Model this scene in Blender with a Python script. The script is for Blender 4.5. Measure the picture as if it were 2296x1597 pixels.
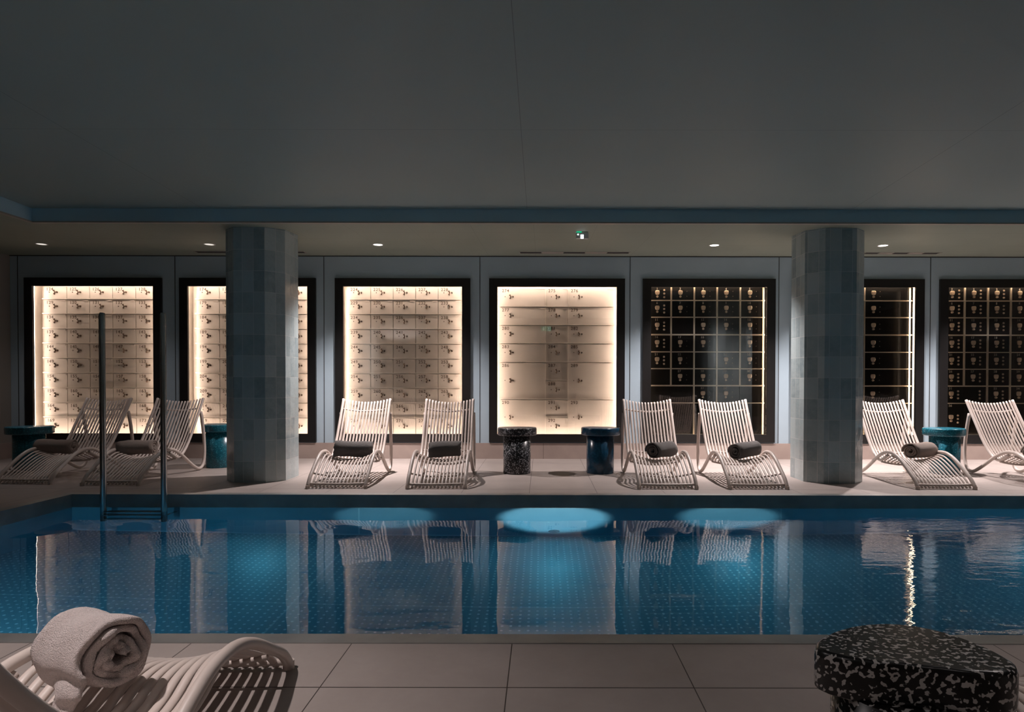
import bpy, bmesh, math, random
from mathutils import Vector, Matrix

# ------------------------------------------------------------------ scene, camera, light set-up
for o in list(bpy.data.objects):
    bpy.data.objects.remove(o, do_unlink=True)
S = bpy.context.scene
C = S.collection
R = math.radians
random.seed(7)

CAM_H = 0.98
F_PX = 1450.0
PITCH = 0.8
cd = bpy.data.cameras.new('camera')
cd.sensor_width = 36.0
cd.lens = F_PX / 2296 * 36
cd.shift_x = (1148 - 1215) / 2296
cd.shift_y = (857 + F_PX * math.tan(R(PITCH)) - 798.5) / 2296
cd.clip_start = 0.02
cam = bpy.data.objects.new('camera', cd)
C.objects.link(cam)
cam.location = (0, 0, CAM_H)
cam.rotation_euler = (R(90 - PITCH), R(-0.10), 0)
S.camera = cam

S.view_settings.view_transform = 'Standard'
S.view_settings.look = 'None'
S.view_settings.gamma = 1
S.view_settings.exposure = 0.1
S.cycles.use_denoising = True
S.cycles.max_bounces = 9
S.cycles.diffuse_bounces = 4
S.cycles.glossy_bounces = 4
S.cycles.transmission_bounces = 6
S.cycles.transparent_max_bounces = 10
S.cycles.sample_clamp_indirect = 4
S.cycles.blur_glossy = 0.6

w = bpy.data.worlds.new('world')
S.world = w
w.use_nodes = True
w.node_tree.nodes['Background'].inputs[0].default_value = (0.02, 0.025, 0.03, 1)
w.node_tree.nodes['Background'].inputs[1].default_value = 0.3

DOWN_W = 148.0       # far deck downlights
NEAR_W = 30.0        # downlights over the near deck
STRIP = 30.0         # LED strips in the display cases
POOL_W = 60.0       # underwater lamps

WALL_Y = 8.26
def ceil_z(y):                    # soffit over the far deck, rising slightly to the wall
    return 2.455 + 0.058 * (y - 6.01)

def lamp(name, kind, loc, power, color, parent=None, **kw):
    d = bpy.data.lights.new(name, kind)
    d.energy = power
    d.color = color
    for k, v in kw.items():
        if k != 'rot':
            setattr(d, k, v)
    o = bpy.data.objects.new(name, d)
    C.objects.link(o)
    o.location = loc
    o.rotation_euler = kw.get('rot', (0, 0, 0))
    if parent:
        o.parent = parent
    return o

# ------------------------------------------------------------------ materials
class N:
    def __init__(self, name):
        self.m = bpy.data.materials.new(name)
        self.m.use_nodes = True
        self.t = self.m.node_tree
        self.b = self.t.nodes['Principled BSDF']
        self.out = self.t.nodes['Material Output']
    def n(self, typ, **kw):
        nd = self.t.nodes.new(typ)
        for k, v in kw.items():
            setattr(nd, k, v)
        return nd
    def l(self, a, b):
        self.t.links.new(a, b)
    def val(self, sock, v):
        if isinstance(v, (int, float)):
            sock.default_value = v
        elif isinstance(v, tuple):
            sock.default_value = v if len(v) == 4 or len(sock.default_value) == 3 else v + (1,)
        else:
            self.l(v, sock)
    def math(self, op, a, b=0.0, c=0.0):
        nd = self.n('ShaderNodeMath', operation=op)
        self.val(nd.inputs[0], a); self.val(nd.inputs[1], b); self.val(nd.inputs[2], c)
        return nd.outputs[0]
    def mix(self, f, a, b):
        nd = self.n('ShaderNodeMix', data_type='RGBA')
        self.val(nd.inputs[0], f); self.val(nd.inputs[6], a); self.val(nd.inputs[7], b)
        return nd.outputs[2]
    def coord(self, which='Object'):
        return self.n('ShaderNodeTexCoord').outputs[which]
    def noise(self, scale, detail=2, rough=0.5, vec=None):
        nd = self.n('ShaderNodeTexNoise')
        nd.inputs['Scale'].default_value = scale
        nd.inputs['Detail'].default_value = detail
        nd.inputs['Roughness'].default_value = rough
        self.l(vec if vec is not None else self.coord(), nd.inputs['Vector'])
        return nd.outputs[0]
    def xyz(self, vec=None):
        s = self.n('ShaderNodeSeparateXYZ')
        self.l(vec if vec is not None else self.coord(), s.inputs[0])
        return s.outputs
    def scale_vec(self, sc, vec=None):
        mp = self.n('ShaderNodeMapping')
        mp.inputs['Scale'].default_value = sc
        self.l(vec if vec is not None else self.coord(), mp.inputs[0])
        return mp.outputs[0]
    def ramp(self, f, a, b, ca, cb):
        r = self.n('ShaderNodeValToRGB')
        self.l(f, r.inputs[0])
        r.color_ramp.elements[0].position = a; r.color_ramp.elements[1].position = b
        r.color_ramp.elements[0].color = ca + (1,); r.color_ramp.elements[1].color = cb + (1,)
        return r.outputs[0]
    def bump(self, h, strength, dist=0.01):
        b = self.n('ShaderNodeBump')
        b.inputs['Strength'].default_value = strength
        b.inputs['Distance'].default_value = dist
        self.l(h, b.inputs['Height'])
        self.l(b.outputs[0], self.b.inputs['Normal'])
    def seam(self, x, x0, p, half):      # 1 on a line every p metres
        f = self.math('FRACT', self.math('ADD', self.math('DIVIDE', self.math('SUBTRACT', x, x0), p), 100.5))
        d = self.math('MULTIPLY', self.math('ABSOLUTE', self.math('SUBTRACT', f, 0.5)), p)
        return self.math('LESS_THAN', d, half)

def simple(name, col, rough=0.5, metal=0.0, spec=0.5, mott=0.06, nscale=8.0, bump=0.0, bscale=40):
    g = N(name)
    f = g.noise(nscale, 4)
    a = tuple(c * (1 - mott) for c in col); b = tuple(min(1, c * (1 + mott)) for c in col)
    g.l(g.ramp(f, 0.35, 0.65, a, b), g.b.inputs['Base Color'])
    g.b.inputs['Roughness'].default_value = rough
    g.b.inputs['Metallic'].default_value = metal
    g.b.inputs['Specular IOR Level'].default_value = spec
    if bump:
        g.bump(g.noise(bscale, 3), bump, 0.004)
    return g.m

def emit(name, col, s):
    g = N(name)
    g.b.inputs['Base Color'].default_value = col + (1,)
    g.b.inputs['Emission Color'].default_value = col + (1,)
    g.b.inputs['Emission Strength'].default_value = s
    return g.m

def mat_floor():
    g = N('deck_stone_tiles')
    o = g.xyz()
    s = g.math('MAXIMUM', g.seam(o[0], -0.11, 0.6, 0.0018), g.seam(o[1], 2.06, 0.959, 0.0028))
    f = g.noise(3.0, 6, 0.6)
    f2 = g.noise(40, 3)
    c = g.ramp(f, 0.3, 0.7, (0.335, 0.285, 0.262), (0.40, 0.345, 0.318))
    c = g.mix(g.math('MULTIPLY', f2, 0.22), c, (0.26, 0.22, 0.2))
    g.l(g.mix(s, c, (0.05, 0.04, 0.035)), g.b.inputs['Base Color'])
    g.b.inputs['Roughness'].default_value = 0.5
    g.bump(g.math('SUBTRACT', g.math('MULTIPLY', f2, 0.15), s), 0.25, 0.003)
    return g.m

def mat_plinth():
    g = N('plinth_stone')
    o = g.xyz()
    s = g.seam(o[0], 0.02, 1.2, 0.0025)
    c = g.ramp(g.noise(4, 6), 0.3, 0.7, (0.36, 0.28, 0.25), (0.43, 0.34, 0.30))
    g.l(g.mix(s, c, (0.12, 0.09, 0.08)), g.b.inputs['Base Color'])
    g.b.inputs['Roughness'].default_value = 0.45
    return g.m

def mat_soffit():
    g = N('soffit_panels')
    o = g.xyz()
    s = g.math('MAXIMUM', g.seam(o[0], -0.08, 0.6, 0.0012), g.seam(o[1], 6.53, 0.42, 0.002))
    c = g.ramp(g.noise(1.2, 3), 0.3, 0.7, (0.30, 0.335, 0.27), (0.33, 0.365, 0.295))
    g.l(g.mix(g.math('MULTIPLY', s, 0.45), c, (0.1, 0.095, 0.07)), g.b.inputs['Base Color'])
    g.b.inputs['Roughness'].default_value = 0.6
    return g.m

def mat_ceiling():
    g = N('painted_ceiling')
    o = g.xyz()
    s = g.math('MAXIMUM', g.seam(o[0], -0.14, 3.0, 0.0022), g.seam(o[1], 4.28, 3.0, 0.0018))
    c = g.ramp(g.noise(0.6, 3), 0.3, 0.7, (0.30, 0.375, 0.36), (0.325, 0.40, 0.385))
    g.l(g.mix(g.math('MULTIPLY', s, 0.5), c, (0.08, 0.09, 0.09)), g.b.inputs['Base Color'])
    g.b.inputs['Roughness'].default_value = 0.55
    return g.m

def mat_pillar():
    g = N('glazed_blue_tiles')
    uv = g.n('ShaderNodeUVMap', uv_map='UVMap').outputs[0]
    o = g.xyz(uv)
    tw, th = 0.108, 0.205
    iu = g.math('FLOOR', g.math('DIVIDE', o[0], tw))
    cv = g.n('ShaderNodeTexWhiteNoise', noise_dimensions='1D')
    g.l(iu, cv.inputs['W'])
    off = g.math('MULTIPLY', g.math('GREATER_THAN', cv.outputs[0], 0.62), 0.0)
    v = g.math('ADD', o[1], off)
    iv = g.math('FLOOR', g.math('DIVIDE', v, th))
    s = g.math('MAXIMUM', g.seam(o[0], 0, tw, 0.0022), g.seam(v, 0, th, 0.0022))
    cmb = g.n('ShaderNodeCombineXYZ')
    g.l(iu, cmb.inputs[0]); g.l(iv, cmb.inputs[1])
    wn = g.n('ShaderNodeTexWhiteNoise', noise_dimensions='2D')
    g.l(cmb.outputs[0], wn.inputs['Vector'])
    c1 = g.ramp(wn.outputs[0], 0.0, 1.0, (0.27, 0.35, 0.375), (0.48, 0.57, 0.585))
    blot = g.noise(11, 4, 0.65)
    c2 = g.mix(g.ramp(blot, 0.35, 0.75, (0, 0, 0), (0.55, 0.55, 0.55)), c1, (0.52, 0.59, 0.60))
    g.l(g.mix(s, c2, (0.62, 0.66, 0.65)), g.b.inputs['Base Color'])
    g.b.inputs['Roughness'].default_value = 0.16
    tilt = g.math('MULTIPLY', wn.outputs[0], g.math('MULTIPLY', g.math('FRACT', g.math('DIVIDE', o[0], tw)), 0.35))
    h = g.math('ADD', g.math('ADD', g.math('MULTIPLY', s, -1.0), g.math('MULTIPLY', g.noise(16, 2), 0.9)), tilt)
    g.bump(h, 0.8, 0.006)
    return g.m

def mat_speckle(name, base, fleck, thr, scale, rough=0.28, soft=0.02):
    g = N(name)
    f = g.noise(scale, 1.5, 0.4)
    f2 = g.noise(scale * 0.42, 2, 0.5)
    h = g.math('ADD', g.math('MULTIPLY', f, 0.8), g.math('MULTIPLY', f2, 0.2))
    r = g.ramp(h, thr, thr + soft, base, fleck)
    g.l(r, g.b.inputs['Base Color'])
    g.b.inputs['Roughness'].default_value = rough
    return g.m

def mat_terry(name, col):
    g = N(name)
    f = g.noise(330, 2, 0.7)
    f2 = g.noise(60, 3, 0.6)
    c = g.ramp(f, 0.3, 0.7, tuple(c * 0.78 for c in col), tuple(min(1, c * 1.15) for c in col))
    g.l(c, g.b.inputs['Base Color'])
    g.b.inputs['Roughness'].default_value = 0.95
    g.b.inputs['Sheen Weight'].default_value = 0.3
    g.b.inputs['Specular IOR Level'].default_value = 0.1
    g.bump(g.math('ADD', f, g.math('MULTIPLY', f2, 0.8)), 1.0, 0.009)
    return g.m

def mat_pool():
    g = N('studded_pool_steel')
    o = g.xyz()
    p = 0.052
    def fr(x, ph):
        f = g.math('FRACT', g.math('ADD', g.math('DIVIDE', x, p), 100 + ph))
        return g.math('SUBTRACT', f, 0.5)
    def dots(pa, pb):
        a = fr(o[0], pa); b = fr(o[1], pb)
        return g.math('SQRT', g.math('ADD', g.math('MULTIPLY', a, a), g.math('MULTIPLY', b, b)))
    d = dots(0, 0)
    m = g.math('LESS_THAN', d, 0.16)
    flat = g.math('LESS_THAN', o[2], -1.05)
    m = g.math('MULTIPLY', m, flat)
    s = g.math('MAXIMUM', g.seam(o[0], -1.58, 3.65, 0.006), g.math('MULTIPLY', g.seam(o[1], 4.08, 1.49, 0.006), flat))
    m2 = g.math('MAXIMUM', m, g.math('MULTIPLY', s, 0.35))
    c = g.ramp(g.noise(1.5, 3), 0.3, 0.7, (0.17, 0.30, 0.36), (0.20, 0.34, 0.40))
    g.l(g.mix(m2, c, (0.62, 0.74, 0.78)), g.b.inputs['Base Color'])
    g.b.inputs['Metallic'].default_value = 0.2
    g.b.inputs['Roughness'].default_value = 0.42
    g.bump(m2, 0.5, 0.004)
    return g.m

def mat_water():
    g = N('pool_water')
    g.t.nodes.remove(g.b)
    rf = g.n('ShaderNodeBsdfRefraction')
    gl = g.n('ShaderNodeBsdfGlossy')
    fr = g.n('ShaderNodeFresnel'); fr.inputs[0].default_value = 1.333
    mx = g.n('ShaderNodeMixShader')
    rf.inputs['IOR'].default_value = 1.333
    rf.inputs['Roughness'].default_value = 0.0
    gl.inputs['Roughness'].default_value = 0.0
    o = g.xyz()
    big = g.noise(2.2, 2, 0.5, g.scale_vec((0.5, 1, 1)))
    fine = g.noise(13.0, 3, 0.6, g.scale_vec((0.35, 1, 1)))
    k = g.n('ShaderNodeMapRange'); k.inputs[1].default_value = 0.3; k.inputs[2].default_value = 3.6
    k.inputs[3].default_value = 0.08; k.inputs[4].default_value = 1.0
    g.l(o[0], k.inputs[0])
    k2 = g.math('MULTIPLY', k.outputs[0], k.outputs[0])
    h = g.math('ADD', g.math('MULTIPLY', big, 0.55), g.math('MULTIPLY', fine, g.math('MULTIPLY', k2, 0.9)))
    b = g.n('ShaderNodeBump')
    b.inputs['Strength'].default_value = 1.0
    b.inputs['Distance'].default_value = 0.0065
    g.l(h, b.inputs['Height'])
    for nd in (rf, gl, fr):
        g.l(b.outputs[0], nd.inputs['Normal'])
    g.l(fr.outputs[0], mx.inputs[0]); g.l(rf.outputs[0], mx.inputs[1]); g.l(gl.outputs[0], mx.inputs[2])
    g.l(mx.outputs[0], g.out.inputs['Surface'])
    va = g.n('ShaderNodeVolumeAbsorption')
    va.inputs['Color'].default_value = (0.02, 0.74, 0.95, 1)
    va.inputs['Density'].default_value = 0.42
    g.l(va.outputs[0], g.out.inputs['Volume'])
    return g.m

def mat_glass():
    g = N('display_glass')
    g.t.nodes.remove(g.b)
    tr = g.n('ShaderNodeBsdfTransparent'); tr.inputs[0].default_value = (0.97, 0.98, 0.98, 1)
    gl = g.n('ShaderNodeBsdfGlossy'); gl.inputs['Roughness'].default_value = 0.0
    fr = g.n('ShaderNodeFresnel'); fr.inputs[0].default_value = 1.5
    mx = g.n('ShaderNodeMixShader')
    g.l(g.math('MULTIPLY', fr.outputs[0], 1.3), mx.inputs[0]); g.l(tr.outputs[0], mx.inputs[1]); g.l(gl.outputs[0], mx.inputs[2])
    g.l(mx.outputs[0], g.out.inputs['Surface'])
    return g.m

M = {
    'floor': mat_floor(), 'plinth': mat_plinth(), 'soffit': mat_soffit(), 'ceiling': mat_ceiling(),
    'pillar': mat_pillar(), 'pool': mat_pool(), 'water': mat_water(), 'glass': mat_glass(),
    'wall': simple('wall_panel_paint', (0.44, 0.55, 0.63), 0.45, mott=0.04, nscale=1.2),
    'sidewall': simple('side_wall_paint', (0.30, 0.27, 0.24), 0.6, mott=0.04, nscale=1.2),
    'fascia': simple('pool_tinted_fascia', (0.45, 0.66, 0.76), 0.5, mott=0.05, nscale=1.0),  # blue reflected from the pool is painted into this base colour
    'edge': simple('soffit_edge_trim', (0.42, 0.38, 0.33), 0.5),
    'black': simple('black_frame_lacquer', (0.010, 0.009, 0.009), 0.4, mott=0.1),
    'groove': simple('dark_groove', (0.03, 0.03, 0.03), 0.8),
    'steel': simple('brushed_steel', (0.33, 0.335, 0.325), 0.4, 0.6, mott=0.12, nscale=5),
    'rail': simple('polished_steel_rail', (0.5, 0.5, 0.5), 0.22, 1.0),
    'slat': simple('cream_lounger_resin', (0.62, 0.53, 0.48), 0.38, mott=0.03, bump=0.08, bscale=120),
    'terrazzo': mat_speckle('black_white_speckle', (0.008, 0.0075, 0.0075), (0.55, 0.52, 0.50), 0.556, 112),
    'terrazzo_far': mat_speckle('black_white_speckle_fine', (0.009, 0.009, 0.011), (0.34, 0.34, 0.36), 0.558, 85),
    'navy': mat_speckle('navy_resin', (0.006, 0.042, 0.085), (0.009, 0.06, 0.115), 0.5, 40, 0.22, 0.1),
    'teal': mat_speckle('teal_speckled_resin', (0.008, 0.09, 0.13), (0.03, 0.22, 0.29), 0.55, 90, 0.25, 0.08),
    'towel': mat_terry('pale_pink_beige_terry', (0.74, 0.63, 0.60)),
    'towel_beige': mat_terry('beige_terry', (0.42, 0.33, 0.28)),
    'towel_grey': mat_terry('grey_terry', (0.20, 0.18, 0.172)),
    'door': simple('cream_enamel_door', (0.62, 0.545, 0.485), 0.32, 0.0, mott=0.04, nscale=5),
    'door_dark': simple('black_enamel_door', (0.010, 0.009, 0.009), 0.14, mott=0.1, nscale=5),
    'ledge': simple('nickel_ledge', (0.78, 0.70, 0.62), 0.3, 0.3),
    'ledge_gold': simple('pale_brass_divider', (0.80, 0.68, 0.54), 0.32, 0.5),
    'brass': simple('worn_brass', (0.72, 0.56, 0.42), 0.38, 0.55),
    'bronze': simple('dark_bronze_lock', (0.09, 0.055, 0.035), 0.35, 0.7),
    'ink': simple('brown_number_paint', (0.10, 0.062, 0.04), 0.6),
    'ink_pale': simple('pale_number_paint', (0.42, 0.36, 0.30), 0.6),
    'white': simple('white_plastic', (0.75, 0.74, 0.72), 0.4),
    'nosing': simple('blue_pool_fitting', (0.03, 0.09, 0.12), 0.4),
    'strip': emit('warm_led_strip', (1.0, 0.80, 0.66), STRIP),
    'strip_soft': emit('warm_led_strip_soft', (1.0, 0.72, 0.50), STRIP * 0.8),
    'disc': emit('downlight_diffuser', (1.0, 0.93, 0.84), 6.0),
    'disc_dim': emit('dim_downlight_diffuser', (1.0, 0.93, 0.84), 0.8),
    'pool_lamp': emit('pool_lamp_lens', (0.5, 0.85, 1.0), 3.0),
    'green': emit('exit_sign_green', (0.0, 0.42, 0.20), 1.1),
    'pict': emit('exit_sign_white', (0.8, 1.0, 0.9), 2.2),
    'led': emit('battery_led_white', (0.9, 0.95, 1.0), 2.5),
}

# ------------------------------------------------------------------ mesh helpers
def obj(name, bm, mat, parent=None, smooth=False, loc=None, bevel=0.0):
    me = bpy.data.meshes.new(name)
    bmesh.ops.recalc_face_normals(bm, faces=bm.faces)
    bm.to_mesh(me); bm.free()
    if smooth:
        for p in me.polygons:
            p.use_smooth = True
    me.materials.append(mat)
    o = bpy.data.objects.new(name, me)
    C.objects.link(o)
    if parent:
        o.parent = parent
    if loc is not None:
        o.location = loc
    if bevel:
        md = o.modifiers.new('bevel', 'BEVEL')
        md.width = bevel; md.segments = 2; md.limit_method = 'ANGLE'
    return o

def inst(name, me, parent=None, loc=(0, 0, 0)):
    o = bpy.data.objects.new(name, me)
    C.objects.link(o)
    if parent:
        o.parent = parent
    o.location = loc
    return o

def thing(name, label, cat, loc=(0, 0, 0), rz=0.0, group=None):
    o = bpy.data.objects.new(name, None)
    C.objects.link(o)
    o.empty_display_size = 0.1
    o.location = loc; o.rotation_euler = (0, 0, rz)
    o['label'] = label; o['category'] = cat
    if group:
        o['group'] = group
    return o

def tag(o, label, cat, group=None, kind=None):
    o['label'] = label; o['category'] = cat
    if group: o['group'] = group
    if kind: o['kind'] = kind
    return o

def struct(name, bm, mat, **kw):
    o = obj(name, bm, mat, **kw)
    o['kind'] = 'structure'
    return o

def box(bm, x0, x1, y0, y1, z0, z1):
    vs = [bm.verts.new(p) for p in ((x0, y0, z0), (x1, y0, z0), (x1, y1, z0), (x0, y1, z0),
                                    (x0, y0, z1), (x1, y0, z1), (x1, y1, z1), (x0, y1, z1))]
    for f in ((0, 3, 2, 1), (4, 5, 6, 7), (0, 1, 5, 4), (1, 2, 6, 5), (2, 3, 7, 6), (3, 0, 4, 7)):
        bm.faces.new([vs[i] for i in f])
    return vs

def tube(bm, pts, rad, seg=10, flat=1.0, cap=True):
    pts = [Vector(p) for p in pts]
    n = len(pts)
    rings = []
    ref = Vector((1, 0, 0))
    for i, p in enumerate(pts):
        t = (pts[min(i + 1, n - 1)] - pts[max(i - 1, 0)]).normalized()
        a = ref - t * ref.dot(t)
        if a.length < 0.2:
            a = Vector((0, 0, 1)) - t * t.z
            if a.length < 0.2:
                a = Vector((0, 1, 0)) - t * t.y
        a.normalize()
        b = t.cross(a)
        r = rad[i] if isinstance(rad, (list, tuple)) else rad
        rings.append([bm.verts.new(p + a * (r * math.cos(2 * math.pi * k / seg)) + b * (r * flat * math.sin(2 * math.pi * k / seg)))
                      for k in range(seg)])
    for i in range(n - 1):
        for k in range(seg):
            bm.faces.new((rings[i][k], rings[i][(k + 1) % seg], rings[i + 1][(k + 1) % seg], rings[i + 1][k]))
    if cap:
        bm.faces.new(rings[0][::-1]); bm.faces.new(rings[-1])

def cyl(bm, c, r, h, axis='Z', seg=20, r2=None):
    c = Vector(c)
    r2 = r if r2 is None else r2
    ax = {'X': Vector((1, 0, 0)), 'Y': Vector((0, 1, 0)), 'Z': Vector((0, 0, 1))}[axis]
    u = Vector((0, 0, 1)) if axis != 'Z' else Vector((1, 0, 0))
    v = ax.cross(u)
    ra = []
    for (cc, rr) in ((c, r), (c + ax * h, r2)):
        ra.append([bm.verts.new(cc + u * rr * math.cos(2 * math.pi * k / seg) + v * rr * math.sin(2 * math.pi * k / seg)) for k in range(seg)])
    for k in range(seg):
        bm.faces.new((ra[0][k], ra[0][(k + 1) % seg], ra[1][(k + 1) % seg], ra[1][k]))
    bm.faces.new(ra[0][::-1]); bm.faces.new(ra[1])

def catmull(P, n):
    out = []
    m = len(P)
    for i in range(m - 1):
        p0, p1, p2, p3 = P[max(i - 1, 0)], P[i], P[i + 1], P[min(i + 2, m - 1)]
        for k in range(n):
            t = k / n
            out.append(tuple(0.5 * (2 * b + (c - a) * t + (2 * a - 5 * b + 4 * c - d) * t * t + (3 * b - a - 3 * c + d) * t ** 3)
                             for a, b, c, d in zip(p0, p1, p2, p3)))
    out.append(tuple(P[-1]))
    return out

def lathe(bm, outline, prof):
    """outline(theta)->(x,y) unit shape; prof = [(scale, z)]"""
    seg = 72
    rings = []
    for sc, z in prof:
        rings.append([bm.verts.new((outline(2 * math.pi * k / seg)[0] * sc, outline(2 * math.pi * k / seg)[1] * sc, z)) for k in range(seg)])
    for i in range(len(prof) - 1):
        for k in range(seg):
            bm.faces.new((rings[i][k], rings[i][(k + 1) % seg], rings[i + 1][(k + 1) % seg], rings[i + 1][k]))
    bm.faces.new(rings[0][::-1]); bm.faces.new(rings[-1])

_num = {}
def number_mesh(txt, size):
    k = (txt, size)
    if k not in _num:
        cu = bpy.data.curves.new('number', 'FONT')
        cu.body = txt; cu.size = size; cu.align_x = 'LEFT'; cu.align_y = 'CENTER'
        cu.extrude = 0.0006; cu.offset = 0.0009; cu.space_character = 1.15
        to = bpy.data.objects.new('number', cu)
        C.objects.link(to)
        bpy.context.view_layer.update()
        me = bpy.data.meshes.new_from_object(to.evaluated_get(bpy.context.evaluated_depsgraph_get()))
        bpy.data.objects.remove(to, do_unlink=True)
        me.name = 'number'
        me.transform(Matrix.Rotation(R(90), 4, 'X'))
        _num[k] = me
    return _num[k]

# ------------------------------------------------------------------ room shell
POOL = dict(x0=-4.06, x1=6.6, y0=2.49, y1=5.575, zw=-0.107, zf=-1.08)
RX0, RX1, RY0 = -6.78, 8.4, -2.2
RIM = 0.085
P = POOL

bm = bmesh.new()
ox0, ox1, oy0, oy1 = P['x0'] - RIM, P['x1'] + RIM, P['y0'] - RIM, P['y1'] + RIM
box(bm, RX0, RX1, oy1, WALL_Y + 0.05, -0.25, 0)
box(bm, RX0, RX1, RY0, oy0, -0.25, 0)
box(bm, RX0, ox0, oy0, oy1, -0.25, 0)
box(bm, ox1, RX1, oy0, oy1, -0.25, 0)
struct('floor', bm, M['floor'])

bm = bmesh.new()                                             # pool basin shell, open on top
t = 0.05
box(bm, P['x0'] - t, P['x0'], P['y0'] - t, P['y1'] + t, P['zf'] - t, -0.13)
box(bm, P['x1'], P['x1'] + t, P['y0'] - t, P['y1'] + t, P['zf'] - t, -0.13)
box(bm, P['x0'], P['x1'], P['y0'] - t, P['y0'], P['zf'] - t, -0.13)
box(bm, P['x0'], P['x1'], P['y1'], P['y1'] + t, P['zf'] - t, -0.13)
box(bm, P['x0'], P['x1'], P['y0'], P['y1'], P['zf'] - t, P['zf'])
struct('floor_pool_basin', bm, M['pool'])

bm = bmesh.new()                                             # steel rim and freeboard of the pool
zr = 0.004
box(bm, ox0, P['x0'], oy0, oy1, -0.13, zr)
box(bm, P['x1'], ox1, oy0, oy1, -0.13, zr)
box(bm, P['x0'], P['x1'], oy0, P['y0'], -0.13, zr)
box(bm, P['x0'], P['x1'], P['y1'], oy1, -0.13, zr)
struct('trim_pool_rim', bm, M['steel'])

bm = bmesh.new()
box(bm, P['x0'] - 0.02, P['x1'] + 0.02, P['y0'] - 0.02, P['y1'] + 0.02, P['zf'] - 0.02, P['zw'])
wo = obj('water', bm, M['water'])
tag(wo, 'still blue water filling the steel pool, rippled toward the right', 'water', kind='stuff')

EDGE_Y = 6.01
SOFX = -4.725
HU0, HU1 = 2.576, 2.70
bm = bmesh.new()                                             # soffit over far deck and left deck
def quad_slab(bm, pts, th=0.04):
    a = [bm.verts.new(p) for p in pts]
    b = [bm.verts.new((p[0], p[1], p[2] + th)) for p in pts]
    n = len(pts)
    bm.faces.new(a[::-1]); bm.faces.new(b)
    for i in range(n):
        bm.faces.new((a[i], a[(i + 1) % n], b[(i + 1) % n], b[i]))
quad_slab(bm, [(RX0, EDGE_Y, ceil_z(EDGE_Y)), (RX1, EDGE_Y, ceil_z(EDGE_Y)), (RX1, WALL_Y + 0.05, ceil_z(WALL_Y + 0.05)), (RX0, WALL_Y + 0.05, ceil_z(WALL_Y + 0.05))])
quad_slab(bm, [(RX0, RY0, 2.455), (SOFX, RY0, 2.455), (SOFX, EDGE_Y, 2.455), (RX0, EDGE_Y, 2.455)])
struct('ceiling_soffit', bm, M['soffit'])
bm = bmesh.new()
quad_slab(bm, [(RX0, RY0, HU1 + 0.12), (RX1, RY0, HU1 + 0.12), (RX1, 1.2, HU1 + 0.05), (RX0, 1.2, HU1 + 0.05)])
quad_slab(bm, [(RX0, 1.2, HU1 + 0.05), (RX1, 1.2, HU1 + 0.05), (RX1, EDGE_Y + 0.1, HU0), (RX0, EDGE_Y + 0.1, HU0)])
struct('ceiling', bm, M['ceiling'])
bm = bmesh.new()
box(bm, SOFX, RX1, EDGE_Y - 0.005, EDGE_Y + 0.02, 2.462, 2.72)
box(bm, SOFX - 0.02, SOFX + 0.005, RY0, EDGE_Y - 0.0055, 2.462, 2.9)
struct('trim_fascia', bm, M['fascia'])
bm = bmesh.new()
box(bm, SOFX, RX1, EDGE_Y - 0.011, EDGE_Y + 0.03, 2.449, 2.4615)
box(bm, SOFX - 0.03, SOFX + 0.011, RY0, EDGE_Y - 0.0115, 2.449, 2.4615)
struct('trim_soffit_edge', bm, M['edge'])

# display case openings  (pixel x of the outer frame edges, read on the wall plane)
K = WALL_Y / F_PX
def wx(px): return (px - 1215) * K
def wz(py): return CAM_H + (857 - py) * K
FR = [(60, 366), (406, 710), (753, 1055), (1097, 1400), (1440, 1736), (1773, 2068), (2103, 2398)]
FZ0, FZ1 = wz(992), wz(626)
BORD = 0.105
xs = [RX0]
for a, b in FR:
    xs += [wx(a) + 0.04, wx(b) - 0.04]
xs.append(RX1)
bm = bmesh.new()
TW = 0.30
box(bm, RX0, RX1, WALL_Y, WALL_Y + TW, -0.2, FZ0 + 0.04)
box(bm, RX0, RX1, WALL_Y, WALL_Y + TW, FZ1 - 0.04, 2.9)
for i in range(0, len(xs), 2):
    box(bm, xs[i], xs[i + 1], WALL_Y, WALL_Y + TW, FZ0 + 0.04, FZ1 - 0.04)
struct('wall_back', bm, M['wall'])
bm = bmesh.new(); box(bm, RX0 - 0.1, RX0, RY0, WALL_Y + TW, -0.2, 2.9); struct('wall_left', bm, M['sidewall'])
bm = bmesh.new(); box(bm, RX1, RX1 + 0.1, RY0, WALL_Y + TW, -0.2, 2.9); struct('wall_right', bm, M['sidewall'])
bm = bmesh.new(); box(bm, RX0 - 0.1, RX1 + 0.1, RY0 - 0.1, RY0, -0.2, 2.9); struct('wall_front', bm, M['sidewall'])
bm = bmesh.new(); box(bm, RX0, RX1, WALL_Y - 0.02, WALL_Y - 0.001, 0, 0.200); struct('baseboard_back', bm, M['plinth'])
bm = bmesh.new(); box(bm, RX0, RX0 + 0.02, oy1 + 0.2, WALL_Y - 0.021, 0, 0.200); struct('baseboard_left', bm, M['plinth'])
bm = bmesh.new()
for px in (42, 394, 727, 1076, 1412, 1745, 2084):
    x = wx(px)
    box(bm, x - 0.004, x + 0.004, WALL_Y - 0.003, WALL_Y - 0.0005, 0.201, ceil_z(WALL_Y) - 0.012)
struct('trim_1', bm, M['groove'])
bm = bmesh.new()
box(bm, RX0, RX1, WALL_Y - 0.010, WALL_Y - 0.001, ceil_z(WALL_Y) - 0.011, ceil_z(WALL_Y) - 0.002)
struct('trim_2', bm, M['groove'])

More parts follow.
